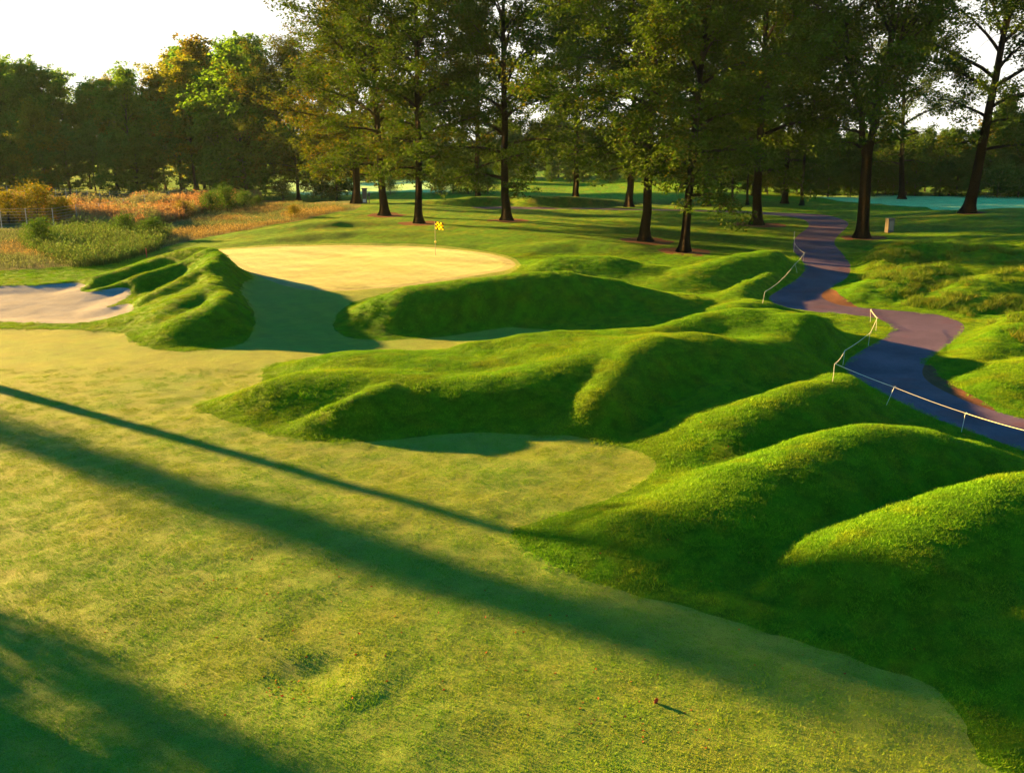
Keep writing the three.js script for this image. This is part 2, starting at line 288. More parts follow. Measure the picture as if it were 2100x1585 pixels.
function emit(kind, poly) {
  if (poly.length < 3) return;
  const s = surfaces[kind], id = poly.map((p) => {
    let i = s.map.get(p.key);
    if (i === undefined) { i = s.pos.length / 3; s.map.set(p.key, i); s.pos.push(p.x, p.y, -p.d); s.uv.push(p.x, p.d); s.col.push(...tint(kind, p.x, p.d)); }
    return i;
  });
  for (let k = 1; k < id.length - 1; k++) s.idx.push(id[0], id[k], id[k + 1]);
}
function clip(poly, f) {
  const inn = [], out = [], val = poly.map(f);
  for (let i = 0; i < poly.length; i++) {
    const j = (i + 1) % poly.length, a = poly[i], b = poly[j], va = val[i], vb = val[j];
    (va > 0 ? inn : out).push(a);
    if ((va > 0) !== (vb > 0)) { const t = va / (va - vb), v = vert(lerp(a.x, b.x, t), lerp(a.d, b.d, t)); inn.push(v); out.push(v); }
  }
  return [inn, out];
}
const cuts = [
  ['path', (x, d) => x > 5 || d > 60 ? pathAt(x, d) : -9, (x, d) => d > 18 && d < 116 && x > -9 && x < 40],
  ['sand', sandAt, (x, d) => x < -8 && d > 36 && d < 66],
  ['green', greenAt, (x, d) => d > 44 && d < 80 && Math.abs(x) < 26],
  ['fairway', (x, d) => fairwayAt(x, d) + (d < 60 ? 0.22 * (fbm(x * 2.3, d * 2.3, 111, 3) - 0.5) : 0), (x, d) => d < 84 && d > -10 && x > -60 && x < 30],
  ['soil', soilAt, (x, d) => d > 20 && d < 120 && x < 60 && x > -30],
  ['meadow', meadowAt, (x, d) => x < -8 && d > 50],
  ['field', (x, d) => Math.max(farFieldRight(x, d), farFieldLeft(x, d)), (x, d) => d > 85],
];
for (let j = 0; j < DS.length - 1; j++) for (let i = 0; i < XS.length - 1; i++) {
  const x0 = XS[i], x1 = XS[i + 1], d0 = DS[j], d1 = DS[j + 1];
  if (d1 < -1 && Math.abs(x0) > 60) continue;
  const a = vert(x0, d0), b = vert(x1, d0), c = vert(x1, d1), e = vert(x0, d1);
  const active = cuts.filter((q) => q[2]((x0 + x1) / 2, (d0 + d1) / 2));
  const work = (v, f, k) => { const key = '_' + k; if (v[key] === undefined) v[key] = f(v.x, v.d); return v[key]; };
  for (const t of [[a, b, c], [a, c, e]]) {
    let rest = t;
    for (const [k, f] of active) { const [inn, out] = clip(rest, (v) => work(v, f, k)); emit(k, inn); rest = out; if (rest.length < 3) break; }
    emit('rough', rest);
  }
}
cache.clear();
const names = { rough: ['rough_grass_ground', 'deep green rough turf rolling over mounds and hollows'], fairway: ['fairway', 'pale dewy mown fairway running up to the green'], green: ['putting_green', 'smooth pale putting green with the checkered flag'], sand: ['bunker_sand', 'pale raked sand of the bunker'], path: ['cart_path', 'grey asphalt cart path winding between the mounds'], soil: ['bare_soil', 'reddish bare soil round trunks and path edges'], meadow: ['wild_meadow', 'tan wild meadow in front of the wood'], field: ['far_field', 'pale blue green dewy field beyond the trees'] };
for (const k in surfaces) {
  const s = surfaces[k]; if (!s.idx.length) continue;
  const g = new THREE.BufferGeometry();
  g.setAttribute('position', new THREE.Float32BufferAttribute(s.pos, 3)); g.setAttribute('uv', new THREE.Float32BufferAttribute(s.uv, 2)); g.setAttribute('color', new THREE.Float32BufferAttribute(s.col, 3));
  g.setIndex(s.idx);
  // normals from the height field itself, so that neighbouring surfaces shade alike
  const nor = [];
  for (let q = 0; q < s.pos.length; q += 3) { const x = s.pos[q], d = -s.pos[q + 2], r = 0.07 + d * 0.002; const nx = (land(x - r, d) - land(x + r, d)) / (2 * r), nd = (land(x, d - r) - land(x, d + r)) / (2 * r), l = Math.hypot(nx, nd, 1); nor.push(nx / l, 1 / l, -nd / l); }
  g.setAttribute('normal', new THREE.Float32BufferAttribute(nor, 3));
  structure(g, M[k], names[k][0], names[k][1]);
}
console.log('ground', Object.entries(surfaces).map(([k, s]) => k + ' ' + s.idx.length / 3).join(', '));
// ---------------------------------------------------------------- trees
class Wood {                                                                 // collects tapered tubes into one geometry
  constructor() { this.p = []; this.n = []; this.i = []; this.uv = []; }
  tube(pts, seg) {                                                           // pts: [x, y, z, radius]
    const start = this.p.length / 3, T = new THREE.Vector3(), A = new THREE.Vector3(), B = new THREE.Vector3(), ref = new THREE.Vector3(); let run = 0;
    for (let k = 0; k < pts.length; k++) {
      const a = pts[Math.max(0, k - 1)], b = pts[Math.min(pts.length - 1, k + 1)], c = pts[k];
      T.set(b[0] - a[0], b[1] - a[1], b[2] - a[2]).normalize();
      if (k === 0) { ref.set(1, 0, 0); if (Math.abs(T.x) > 0.8) ref.set(0, 0, 1); A.crossVectors(T, ref).normalize(); } else { A.addScaledVector(T, -A.dot(T)).normalize(); run += Math.hypot(c[0] - pts[k - 1][0], c[1] - pts[k - 1][1], c[2] - pts[k - 1][2]); }
      B.crossVectors(T, A);
      for (let s = 0; s <= seg; s++) {
        const w = s / seg * Math.PI * 2, cs = Math.cos(w), sn = Math.sin(w), nx = A.x * cs + B.x * sn, ny = A.y * cs + B.y * sn, nz = A.z * cs + B.z * sn;
        const r = c[3] * (c[4] ? 1 + c[4] * Math.cos(w * 5 + 1.3) : 1);
        this.p.push(c[0] + nx * r, c[1] + ny * r, c[2] + nz * r); this.n.push(nx, ny, nz); this.uv.push(s / seg * Math.max(1, Math.round(c[3] * 6.28 * 2)) * 0.5, run);
      }
    }
    for (let k = 0; k < pts.length - 1; k++) for (let s = 0; s < seg; s++) { const a = start + k * (seg + 1) + s, b = a + seg + 1; this.i.push(a, b, a + 1, a + 1, b, b + 1); }
  }
  build() { const g = new THREE.BufferGeometry(); g.setAttribute('position', new THREE.Float32BufferAttribute(this.p, 3)); g.setAttribute('normal', new THREE.Float32BufferAttribute(this.n, 3)); g.setAttribute('uv', new THREE.Float32BufferAttribute(this.uv, 2)); g.setIndex(this.i); return g; }
}
class Leaves {                                                               // small folded leaf faces
  constructor(rnd) { this.p = []; this.c = []; this.i = []; this.r = rnd; this.n = []; }
  add(x, y, z, size, up = 0.5, col = [1, 1, 1]) {
    const r = this.r, a = r() * 6.283, tilt = (r() - 0.5) * 2.2, dx = Math.cos(a), dz = Math.sin(a);
    // leaf axis (dx, dy, dz) and a side vector
    const dy = -0.35 + 0.9 * (r() - 0.5), L = Math.hypot(1, dy), ax = dx / L * size, ay = dy / L * size, az = dz / L * size;
    const sx = -dz * size * 0.36 * Math.cos(tilt), sy = Math.sin(tilt) * size * 0.36, sz = dx * size * 0.36 * Math.cos(tilt), k = this.p.length / 3;
    const lift = size * 0.08;
    this.p.push(x, y, z, x + ax * 0.55 + sx, y + ay * 0.5 + sy + lift, z + az * 0.55 + sz, x + ax, y + ay - lift, z + az, x + ax * 0.55 - sx, y + ay * 0.5 - sy + lift, z + az * 0.55 - sz);
    this.i.push(k, k + 1, k + 2, k, k + 2, k + 3);
    for (let q = 0; q < 4; q++) this.c.push(...col);
  }
  build() { const g = new THREE.BufferGeometry(); g.setAttribute('position', new THREE.Float32BufferAttribute(this.p, 3)); g.setAttribute('color', new THREE.Float32BufferAttribute(this.c, 3)); g.setIndex(this.i); const h = g.toNonIndexed(); h.computeVertexNormals(); return h; }
}
// One broadleaf tree. H height, R crown radius, low: height where the crown begins, fork: trunk splits there.
function growTree({ seed, H, R, low, trunk, limbs = 18, leaf = 0.2, count = 36000, lean = [0, 0], fork = 0, droop = 0.25, shape = 1.0, autumn = 0.05, twigWood = true, ragged = 0.35, tubes = 8, bare = 0 }) {
  const rnd = mulberry(seed), wood = new Wood(), leaves = new Leaves(rnd), tips = [];
  const N = 12, stems = [];
  const stem = (x0, y0, z0, top, r0, lx, lz, wob, flare) => {
    const pts = []; let ox = 0, oz = 0;
    for (let k = 0; k <= N; k++) {
      const t = k / N; ox += (rnd() - 0.5) * wob; oz += (rnd() - 0.5) * wob;
      const y = y0 + (top - y0) * t, r = r0 * Math.pow(1 - t * 0.96, 0.85) * (flare ? 1 + 0.85 * Math.exp(-(y - y0) / 0.45) : 1);
      pts.push([x0 + lx * t * (top - y0) + ox, y, z0 + lz * t * (top - y0) + oz, Math.max(r, 0.02), flare ? 0.16 * Math.exp(-(y - y0) / 0.7) : 0]);
      if (flare && k === 0) for (const [yy, f] of [[0.12, 1.62], [0.3, 1.4], [0.6, 1.2], [1.0, 1.08]]) pts.push([x0 + lx * yy, y0 + yy, z0 + lz * yy, r0 * f, 0.15 * Math.exp(-yy / 0.6)]);
    }
    pts[0][1] -= 0.25;
    wood.tube(pts, tubes + (flare ? 4 : 0)); return pts;
  };
  if (fork) {
    stems.push(stem(0, 0, 0, fork, trunk, lean[0], lean[1], 0.04, true).map((p) => p.slice()));
    const top = stems[0][stems[0].length - 1]; stems.length = 0;
    // rebuild the lower trunk with constant girth, then the two arms
    wood.p.length = wood.n.length = wood.i.length = wood.uv.length = 0;
    wood.tube([[0, -0.25, 0, trunk * 1.75, 0.15], [0, 0.15, 0, trunk * 1.5, 0.12], [0, 0.5, 0, trunk * 1.2, 0.06], [0, 1.2, 0, trunk * 1.03, 0], [lean[0] * fork * 0.6, fork * 0.6, 0, trunk * 0.92, 0], [lean[0] * fork, fork + 0.25, 0, trunk * 0.8, 0]], 14);
    stems.push(stem(lean[0] * fork + 0.1, fork - 0.7, 0, H, trunk * 0.72, 0.06, 0.02, 0.25, false));
    stems.push(stem(lean[0] * fork - 0.15, fork - 0.7, 0, H * 0.82, trunk * 0.6, -0.30, 0.05, 0.3, false));
    stems.push(stem(lean[0] * fork + 0.15, fork + 2.2, 0.1, H * 0.8, trunk * 0.42, 0.32, -0.08, 0.3, false));
  } else stems.push(stem(0, 0, 0, H * 0.97, trunk, lean[0], lean[1], 0.16, true));
  const at = (st, y) => { let k = 0; while (k < st.length - 2 && st[k + 1][1] < y) k++; const a = st[k], b = st[k + 1], t = clamp((y - a[1]) / (b[1] - a[1])); return [0, 1, 2, 3].map((q) => lerp(a[q], b[q], t)); };
  const profile = (f) => Math.pow(Math.sin(Math.PI * clamp(0.12 + 0.86 * Math.pow(f, shape))), 0.75);
  const nL = limbs * stems.length;
  for (let k = 0; k < nL; k++) {
    const st = stems[k % stems.length], f = (Math.floor(k / stems.length) + 0.3 + 0.6 * rnd()) / limbs, y = low + (H * 0.96 - low) * f;
    if (y < st[0][1] + 0.4 || y > st[st.length - 1][1]) continue;
    const s = at(st, y), az = k * 2.399 + rnd() * 0.9, len = R * 1.12 * profile(f) * (1 - ragged + 2 * ragged * rnd()) * (fork ? 0.8 : 1);
    const rise = lerp(-droop, 1.25, Math.pow(f, 0.8)) + (rnd() - 0.5) * 0.3;
    const pts = [], n = 7, r0 = Math.min(s[3] * 0.62, 0.05 + len * 0.022);
    let x = s[0], yy = s[1], z = s[2], ea = az, el = Math.max(0.25, rise + 0.45);
    for (let q = 0; q <= n; q++) {
      pts.push([x, yy, z, Math.max(0.015, r0 * (1 - q / n * 0.9))]);
      const h = len / n; x += Math.cos(ea) * Math.cos(el) * h; z += Math.sin(ea) * Math.cos(el) * h; yy += Math.sin(el) * h;
      ea += (rnd() - 0.5) * 0.5; el = lerp(el, rise, 0.3) + (rnd() - 0.5) * 0.25;
    }
    wood.tube(pts, 5);
    const nb = Math.max(4, Math.round(len * 1.9));
    for (let b = 0; b < nb; b++) {
      const t = 0.22 + 0.78 * (b + rnd()) / nb, i = Math.min(n - 1, Math.floor(t * n)), u = t * n - i, o = [0, 1, 2].map((q) => lerp(pts[i][q], pts[i + 1][q], u));
      const bl = (0.25 + 0.2 * rnd()) * len * (1.15 - t * 0.6) + 0.5, ba = az + (b % 2 ? 1 : -1) * (0.5 + 0.7 * rnd()), be = rise * 0.6 + (rnd() - 0.42) * 1.5;
      const bp = []; let px = o[0], py = o[1], pz = o[2], e2 = be;
      for (let q = 0; q <= 3; q++) { bp.push([px, py, pz, Math.max(0.008, 0.03 * (1 - q / 4) * Math.min(1, bl / 2))]); const h = bl / 3; px += Math.cos(ba) * Math.cos(e2) * h; pz += Math.sin(ba) * Math.cos(e2) * h; py += Math.sin(e2) * h; e2 -= 0.12; }
      if (twigWood) wood.tube(bp, 3);
      if (rnd() < bare) continue;
      tips.push([bp, bl]);
    }
  }
  const total = tips.reduce((a, t) => a + t[1], 0);
  for (const [bp, bl] of tips) {
    const m = Math.round(count * bl / total), warm = rnd() < autumn * 2;
    // twigs: small clumps along the branch
    const clumps = Math.max(2, Math.round(bl * 2.6));
    for (let c = 0; c < clumps; c++) {
      const t = (c + rnd()) / clumps * 3, i = Math.min(2, Math.floor(t)), u = t - i, g = [0, 1, 2].map((q) => lerp(bp[i][q], bp[i + 1][q], u));
      const ox = (rnd() - 0.5) * 1.3, oy = (rnd() - 0.42) * 1.1, oz = (rnd() - 0.5) * 1.3, rad = 0.28 + 0.28 * rnd();
      for (let q = 0; q < m / clumps; q++) {
        const gx = (rnd() + rnd() - 1) * rad * 1.5, gy = (rnd() + rnd() - 1) * rad * 1.05, gz = (rnd() + rnd() - 1) * rad * 1.5, v = 0.75 + 0.5 * rnd();
        const au = warm && rnd() < 0.5 || rnd() < autumn * 0.4;
        leaves.add(g[0] + ox + gx, g[1] + oy + gy, g[2] + oz + gz, leaf * (0.7 + 0.6 * rnd()), 0.5, au ? [v * 1.7, v * 0.9, v * 0.7] : [v, v * (0.92 + 0.16 * rnd()), v]);
      }
    }
  }
  return { wood: wood.build(), leaves: leaves.build() };
}
const bark = grassTexture(512, 91, 26000, 26, [[1, 1, 1], [0.9, 0.85, 0.8], [1.1, 1.05, 1]], 0.3, 1, 0.3);
const barkMat = (rgb) => { const m = withMaps(rgb, bark, 1.2, 0.03, 0.95); m.vertexColors = false; m.specularIntensity = 0.2; return m; };
const leafMat = (rgb, trans = 0.45) => new THREE.MeshPhysicalMaterial({ color: new THREE.Color().setRGB(...rgb), roughness: 0.85, transmission: trans, thickness: 0, specularIntensity: 0.08, vertexColors: true, side: THREE.DoubleSide });
const W = { dark: barkMat([0.05, 0.042, 0.036]), grey: barkMat([0.08, 0.07, 0.06]) };
const LV = { maple: leafMat([0.05, 0.092, 0.003], 0.33), oak: leafMat([0.046, 0.088, 0.003], 0.33), olive: leafMat([0.078, 0.105, 0.003], 0.4), rust: leafMat([0.13, 0.12, 0.004], 0.55), yellow: leafMat([0.16, 0.15, 0.005]), bush: leafMat([0.05, 0.11, 0.006]), brightened: leafMat([0.10, 0.20, 0.008], 0.6), pale: leafMat([0.085, 0.20, 0.016], 0.6), gold: leafMat([0.17, 0.19, 0.006], 0.6) };  // greens of the wood behind the meadow are coloured lighter to stand in for haze
function tree(geo, wm, lm, [x, d], turn, scale, name, label, group) {
  const t = new THREE.Group(); t.position.set(x, groundY(x, d), -d); t.rotation.y = turn; t.scale.setScalar(scale);
  child(t, geo.wood, wm, 'trunk'); child(t, geo.leaves, lm, 'crown');
  return put(t, name, label, 'tree', group);
}
// the big trees round the green, each grown on its own
const hero = [
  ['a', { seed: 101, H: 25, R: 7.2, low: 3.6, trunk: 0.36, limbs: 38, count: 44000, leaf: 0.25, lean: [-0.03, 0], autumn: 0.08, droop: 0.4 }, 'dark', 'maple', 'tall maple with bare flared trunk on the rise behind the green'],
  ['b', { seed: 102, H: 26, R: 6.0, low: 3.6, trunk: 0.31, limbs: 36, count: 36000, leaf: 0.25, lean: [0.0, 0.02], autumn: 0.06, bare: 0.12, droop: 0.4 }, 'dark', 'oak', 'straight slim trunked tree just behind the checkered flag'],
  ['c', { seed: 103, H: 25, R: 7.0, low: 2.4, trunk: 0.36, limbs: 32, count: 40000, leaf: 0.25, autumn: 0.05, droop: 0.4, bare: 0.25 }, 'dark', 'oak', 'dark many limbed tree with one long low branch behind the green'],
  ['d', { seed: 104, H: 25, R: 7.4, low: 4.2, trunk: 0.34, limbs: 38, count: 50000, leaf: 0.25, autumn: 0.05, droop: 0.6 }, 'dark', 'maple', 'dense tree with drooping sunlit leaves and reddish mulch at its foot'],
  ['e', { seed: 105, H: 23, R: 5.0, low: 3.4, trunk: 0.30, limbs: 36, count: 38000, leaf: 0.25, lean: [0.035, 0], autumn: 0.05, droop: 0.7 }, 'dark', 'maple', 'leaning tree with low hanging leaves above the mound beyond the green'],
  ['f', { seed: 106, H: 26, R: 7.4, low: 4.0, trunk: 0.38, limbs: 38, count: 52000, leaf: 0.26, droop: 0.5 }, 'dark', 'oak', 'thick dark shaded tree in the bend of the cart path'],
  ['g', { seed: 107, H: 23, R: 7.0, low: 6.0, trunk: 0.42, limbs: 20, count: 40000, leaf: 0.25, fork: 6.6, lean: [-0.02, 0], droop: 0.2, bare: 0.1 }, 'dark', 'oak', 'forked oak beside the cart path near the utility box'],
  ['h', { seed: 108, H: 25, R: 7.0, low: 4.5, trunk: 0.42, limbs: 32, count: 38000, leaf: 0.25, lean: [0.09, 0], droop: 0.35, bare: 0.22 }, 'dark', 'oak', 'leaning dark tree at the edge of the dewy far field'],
];
const heroGeo = {};
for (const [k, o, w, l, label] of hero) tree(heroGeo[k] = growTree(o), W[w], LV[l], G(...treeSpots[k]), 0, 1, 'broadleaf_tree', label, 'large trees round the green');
tree(growTree({ seed: 121, H: 22, R: 8.6, low: 2.0, trunk: 0.26, limbs: 46, count: 70000, leaf: 0.28, autumn: 0.1, droop: 0.55, shape: 0.75 }), W.dark, LV.olive, G(612, 412), 0, 1, 'broadleaf_tree', 'broad olive yellow tree with foliage almost to the ground at the meadow end', 'large trees round the green');
tree(growTree({ seed: 122, H: 21, R: 6.4, low: 2.8, trunk: 0.42, limbs: 36, count: 44000, leaf: 0.26, autumn: 0.15, droop: 0.5 }), W.dark, LV.olive, G(731, 417), 0.6, 1, 'broadleaf_tree', 'thick trunked yellow green tree beside the stone pillar', 'large trees round the green');
console.log('heroes');

// prototypes for the wood behind
const woodProto = [
  growTree({ seed: 201, H: 17, R: 4.2, low: 2.0, trunk: 0.2, limbs: 36, count: 17000, leaf: 0.36, twigWood: false, tubes: 5, autumn: 0.01 }),
  growTree({ seed: 202, H: 18, R: 3.4, low: 5.5, trunk: 0.2, limbs: 28, count: 11000, leaf: 0.36, twigWood: false, tubes: 5, bare: 0.15, autumn: 0.02, ragged: 0.5 }),
  growTree({ seed: 203, H: 15, R: 4.6, low: 0.8, trunk: 0.22, limbs: 36, count: 19000, leaf: 0.38, twigWood: false, tubes: 5, droop: 0.5 }),
  growTree({ seed: 204, H: 17, R: 3.8, low: 3.0, trunk: 0.18, limbs: 30, count: 12000, leaf: 0.36, twigWood: false, tubes: 5, ragged: 0.5, autumn: 0.1 }),
];
const protoH = [17, 18, 15, 17];
function forest(list, name, group, labels) {
  const rnd = mulberry(list.length * 7 + 3);
  list.forEach(([px, py, top, proto, lm], i) => {
    const [x, d] = G(px, py), h = heightAt(top, d) - groundY(x, d), g = woodProto[proto];
    tree(g, W.grey, LV[lm], [x, d], rnd() * 6.28, clamp(h / protoH[proto], 0.25, 1.9), name, labels(proto, lm), group);
  });
}
const woodLabel = { bush: 'deep green', maple: 'leafy green',  brightened: 'fresh green', pale: 'haze lightened green', gold: 'golden green',  rust: 'rust tinged', yellow: 'yellowing', olive: 'olive' }, kindLabel = ['full crowned', 'thin crowned tall', 'bushy low branched', 'loose ragged'];
{
  const L = [], rnd = mulberry(77), topY = [[-160, 120], [0, 150], [70, 128], [130, 145], [200, 170], [255, 138], [300, 185], [345, 130], [390, 105], [440, 82], [490, 62], [540, 60], [590, 70], [650, 60]];
  const top = (x) => { for (let k = 0; k < topY.length - 1; k++) if (x <= topY[k + 1][0]) return lerp(topY[k][1], topY[k + 1][1], clamp((x - topY[k][0]) / (topY[k + 1][0] - topY[k][0]))); return 60; };
  for (let x = -130; x < 560; x += 33) L.push([x + rnd() * 20, 388 + rnd() * 4, top(x) + rnd() * 40 - 5, [0, 1, 3, 1, 0][Math.floor(rnd() * 5)], ['brightened', 'pale', 'brightened', 'rust', 'gold', 'brightened', 'pale', 'gold', 'brightened', 'pale'][Math.floor(rnd() * 10)]]);
  for (let x = -120; x < 540; x += 48) L.push([x + rnd() * 30, 396 + rnd() * 6, 235 + rnd() * 60 - (x > 330 ? 60 : 0), [2, 2, 0][Math.floor(rnd() * 3)], ['pale', 'brightened', 'pale'][Math.floor(rnd() * 3)]]);
  L.push([270, 398, 150, 1, 'brightened'], [85, 400, 215, 0, 'gold'], [420, 398, 90, 3, 'rust'], [400, 402, 130, 1, 'gold'], [455, 404, 150, 0, 'brightened'], [505, 408, 120, 2, 'brightened']);
  forest(L, 'woodland_tree', 'trees of the wood behind the meadow', (p, l) => `${kindLabel[p]} ${woodLabel[l]} tree in the wood behind the meadow fence`);
  const C = [];
  for (let x = 600; x < 1620; x += 34) C.push([x + rnd() * 22, 362 + rnd() * 4, 232 + rnd() * 45, [0, 2, 0][Math.floor(rnd() * 3)], 'bush']);
  for (let x = 590; x < 1640; x += 40) C.push([x + rnd() * 22, 372 + rnd() * 3, 300 + rnd() * 30, 2, 'bush']);
  forest(C, 'distant_tree', 'trees of the far wood beyond the pond', (p) => `${kindLabel[p]} dark tree of the far wood beyond the pond`);
  const Rr = [];
  for (let x = 1600; x < 2260; x += 44) Rr.push([x + rnd() * 20, 401 + rnd() * 2, 310 + rnd() * 40, 2, 'bush']);
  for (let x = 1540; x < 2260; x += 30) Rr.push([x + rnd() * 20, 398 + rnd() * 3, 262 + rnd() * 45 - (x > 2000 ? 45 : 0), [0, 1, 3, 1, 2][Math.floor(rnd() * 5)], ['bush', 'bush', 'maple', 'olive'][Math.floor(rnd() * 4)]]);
  for (let x = 1560; x < 2260; x += 32) Rr.push([x + rnd() * 20, 393 + rnd() * 2, 268 + rnd() * 30, [0, 2][Math.floor(rnd() * 2)], 'bush']);
  Rr.push([2050, 400, 205, 3, 'olive']);
  forest(Rr, 'field_edge_tree', 'trees along the dewy field', (p, l) => `${kindLabel[p]} ${woodLabel[l]} tree along the dewy field`);
}
// slim trees in the shade beyond the path
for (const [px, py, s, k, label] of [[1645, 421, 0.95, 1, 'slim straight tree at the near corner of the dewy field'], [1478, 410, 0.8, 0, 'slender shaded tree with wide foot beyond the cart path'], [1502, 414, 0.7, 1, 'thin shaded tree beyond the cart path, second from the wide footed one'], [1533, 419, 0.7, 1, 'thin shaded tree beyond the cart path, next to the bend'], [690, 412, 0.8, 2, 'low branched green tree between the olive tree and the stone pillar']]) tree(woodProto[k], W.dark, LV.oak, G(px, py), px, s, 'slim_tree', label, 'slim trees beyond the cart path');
// dark trees standing behind the front row
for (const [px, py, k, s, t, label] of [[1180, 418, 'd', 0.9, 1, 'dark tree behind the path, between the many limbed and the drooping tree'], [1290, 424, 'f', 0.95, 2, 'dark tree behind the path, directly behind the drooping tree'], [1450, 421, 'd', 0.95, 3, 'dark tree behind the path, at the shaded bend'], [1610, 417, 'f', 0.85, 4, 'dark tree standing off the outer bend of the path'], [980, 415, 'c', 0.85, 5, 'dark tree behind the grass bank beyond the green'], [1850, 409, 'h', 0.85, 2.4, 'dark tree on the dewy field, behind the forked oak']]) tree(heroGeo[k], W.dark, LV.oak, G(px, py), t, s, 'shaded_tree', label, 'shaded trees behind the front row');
// trees outside the frame whose long shadows cross the fairway
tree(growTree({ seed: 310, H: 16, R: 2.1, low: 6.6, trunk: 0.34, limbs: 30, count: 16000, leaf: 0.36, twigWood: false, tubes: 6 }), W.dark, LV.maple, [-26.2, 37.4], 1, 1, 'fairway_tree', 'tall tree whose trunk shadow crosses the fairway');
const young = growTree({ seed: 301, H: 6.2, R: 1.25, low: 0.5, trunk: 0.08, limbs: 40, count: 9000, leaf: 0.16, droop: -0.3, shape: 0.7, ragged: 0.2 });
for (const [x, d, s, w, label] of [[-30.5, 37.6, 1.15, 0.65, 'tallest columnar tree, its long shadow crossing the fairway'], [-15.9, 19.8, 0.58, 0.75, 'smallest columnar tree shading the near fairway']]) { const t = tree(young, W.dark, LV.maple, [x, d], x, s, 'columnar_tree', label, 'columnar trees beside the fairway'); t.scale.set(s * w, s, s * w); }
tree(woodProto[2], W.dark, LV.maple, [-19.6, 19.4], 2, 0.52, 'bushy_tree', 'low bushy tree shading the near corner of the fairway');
console.log('trees');
// ---------------------------------------------------------------- first point of the built land along a photo ray
function onLand(px, py) {
  const r = ray(px, py); let t = 9, prev = 9;
  for (; t < 260; t += 0.15 + t * 0.002) { if (CAM_H + r[1] * t < land(r[0] * t, r[2] * t)) break; prev = t; }
  for (let k = 0; k < 14; k++) { const m = (t + prev) / 2; if (CAM_H + r[1] * m < land(r[0] * m, r[2] * m)) t = m; else prev = m; }
  return [r[0] * t, r[2] * t];
}
// ---------------------------------------------------------------- grass blades
function bladePatch(seed, n, radius, h0, h1, width, bend) {
  const rnd = mulberry(seed), p = [], c = [], nn = [];
  for (let k = 0; k < n; k++) {
    const r = radius * Math.sqrt(rnd()), a = rnd() * 6.283, x = Math.cos(a) * r, z = Math.sin(a) * r, h = lerp(h0, h1, rnd()), t = rnd() * 6.283, w = width * (0.6 + 0.8 * rnd()) / 2, b = bend * h * (0.3 + rnd()), u = rnd() * 6.283;
    p.push(x - Math.cos(t) * w, -0.012, z - Math.sin(t) * w, x + Math.cos(t) * w, -0.012, z + Math.sin(t) * w, x + Math.cos(u) * b, h, z + Math.sin(u) * b);
    const v = 0.75 + 0.5 * rnd(), y = rnd() < 0.12 ? 1.35 : 1; for (let q = 0; q < 3; q++) c.push(v * y, v, v);
  }
  const g = new THREE.BufferGeometry(); g.setAttribute('position', new THREE.Float32BufferAttribute(p, 3)); g.setAttribute('color', new THREE.Float32BufferAttribute(c, 3)); g.computeVertexNormals(); return g;
}
const bladeMat = (rgb) => new THREE.MeshPhysicalMaterial({ color: new THREE.Color().setRGB(...rgb), roughness: 0.8, transmission: 0.35, thickness: 0, specularIntensity: 0.12, vertexColors: true, side: THREE.DoubleSide });
function sow(name, label, geo, mat, spots, turnUp = 0.7) {
  const m = new THREE.InstancedMesh(geo, mat, spots.length), o = new THREE.Object3D(), n = new THREE.Vector3(), up = new THREE.Vector3(0, 1, 0), q = new THREE.Quaternion(), c = new THREE.Color();
  spots.forEach(([x, d, s, turn, tone], i) => {
    const r = 0.15, nx = (land(x - r, d) - land(x + r, d)) / (2 * r), nd = (land(x, d - r) - land(x, d + r)) / (2 * r);
    n.set(nx * turnUp, 1, -nd * turnUp).normalize(); q.setFromUnitVectors(up, n);
    o.position.set(x, land(x, d), -d); o.quaternion.setFromAxisAngle(up, turn).premultiply(q); o.scale.setScalar(s); o.updateMatrix();
    m.setMatrixAt(i, o.matrix); m.setColorAt(i, c.setRGB(...tone));
  });
  m.name = name; m.userData = { kind: 'stuff', label }; scene.add(shade(m)); return m;
}
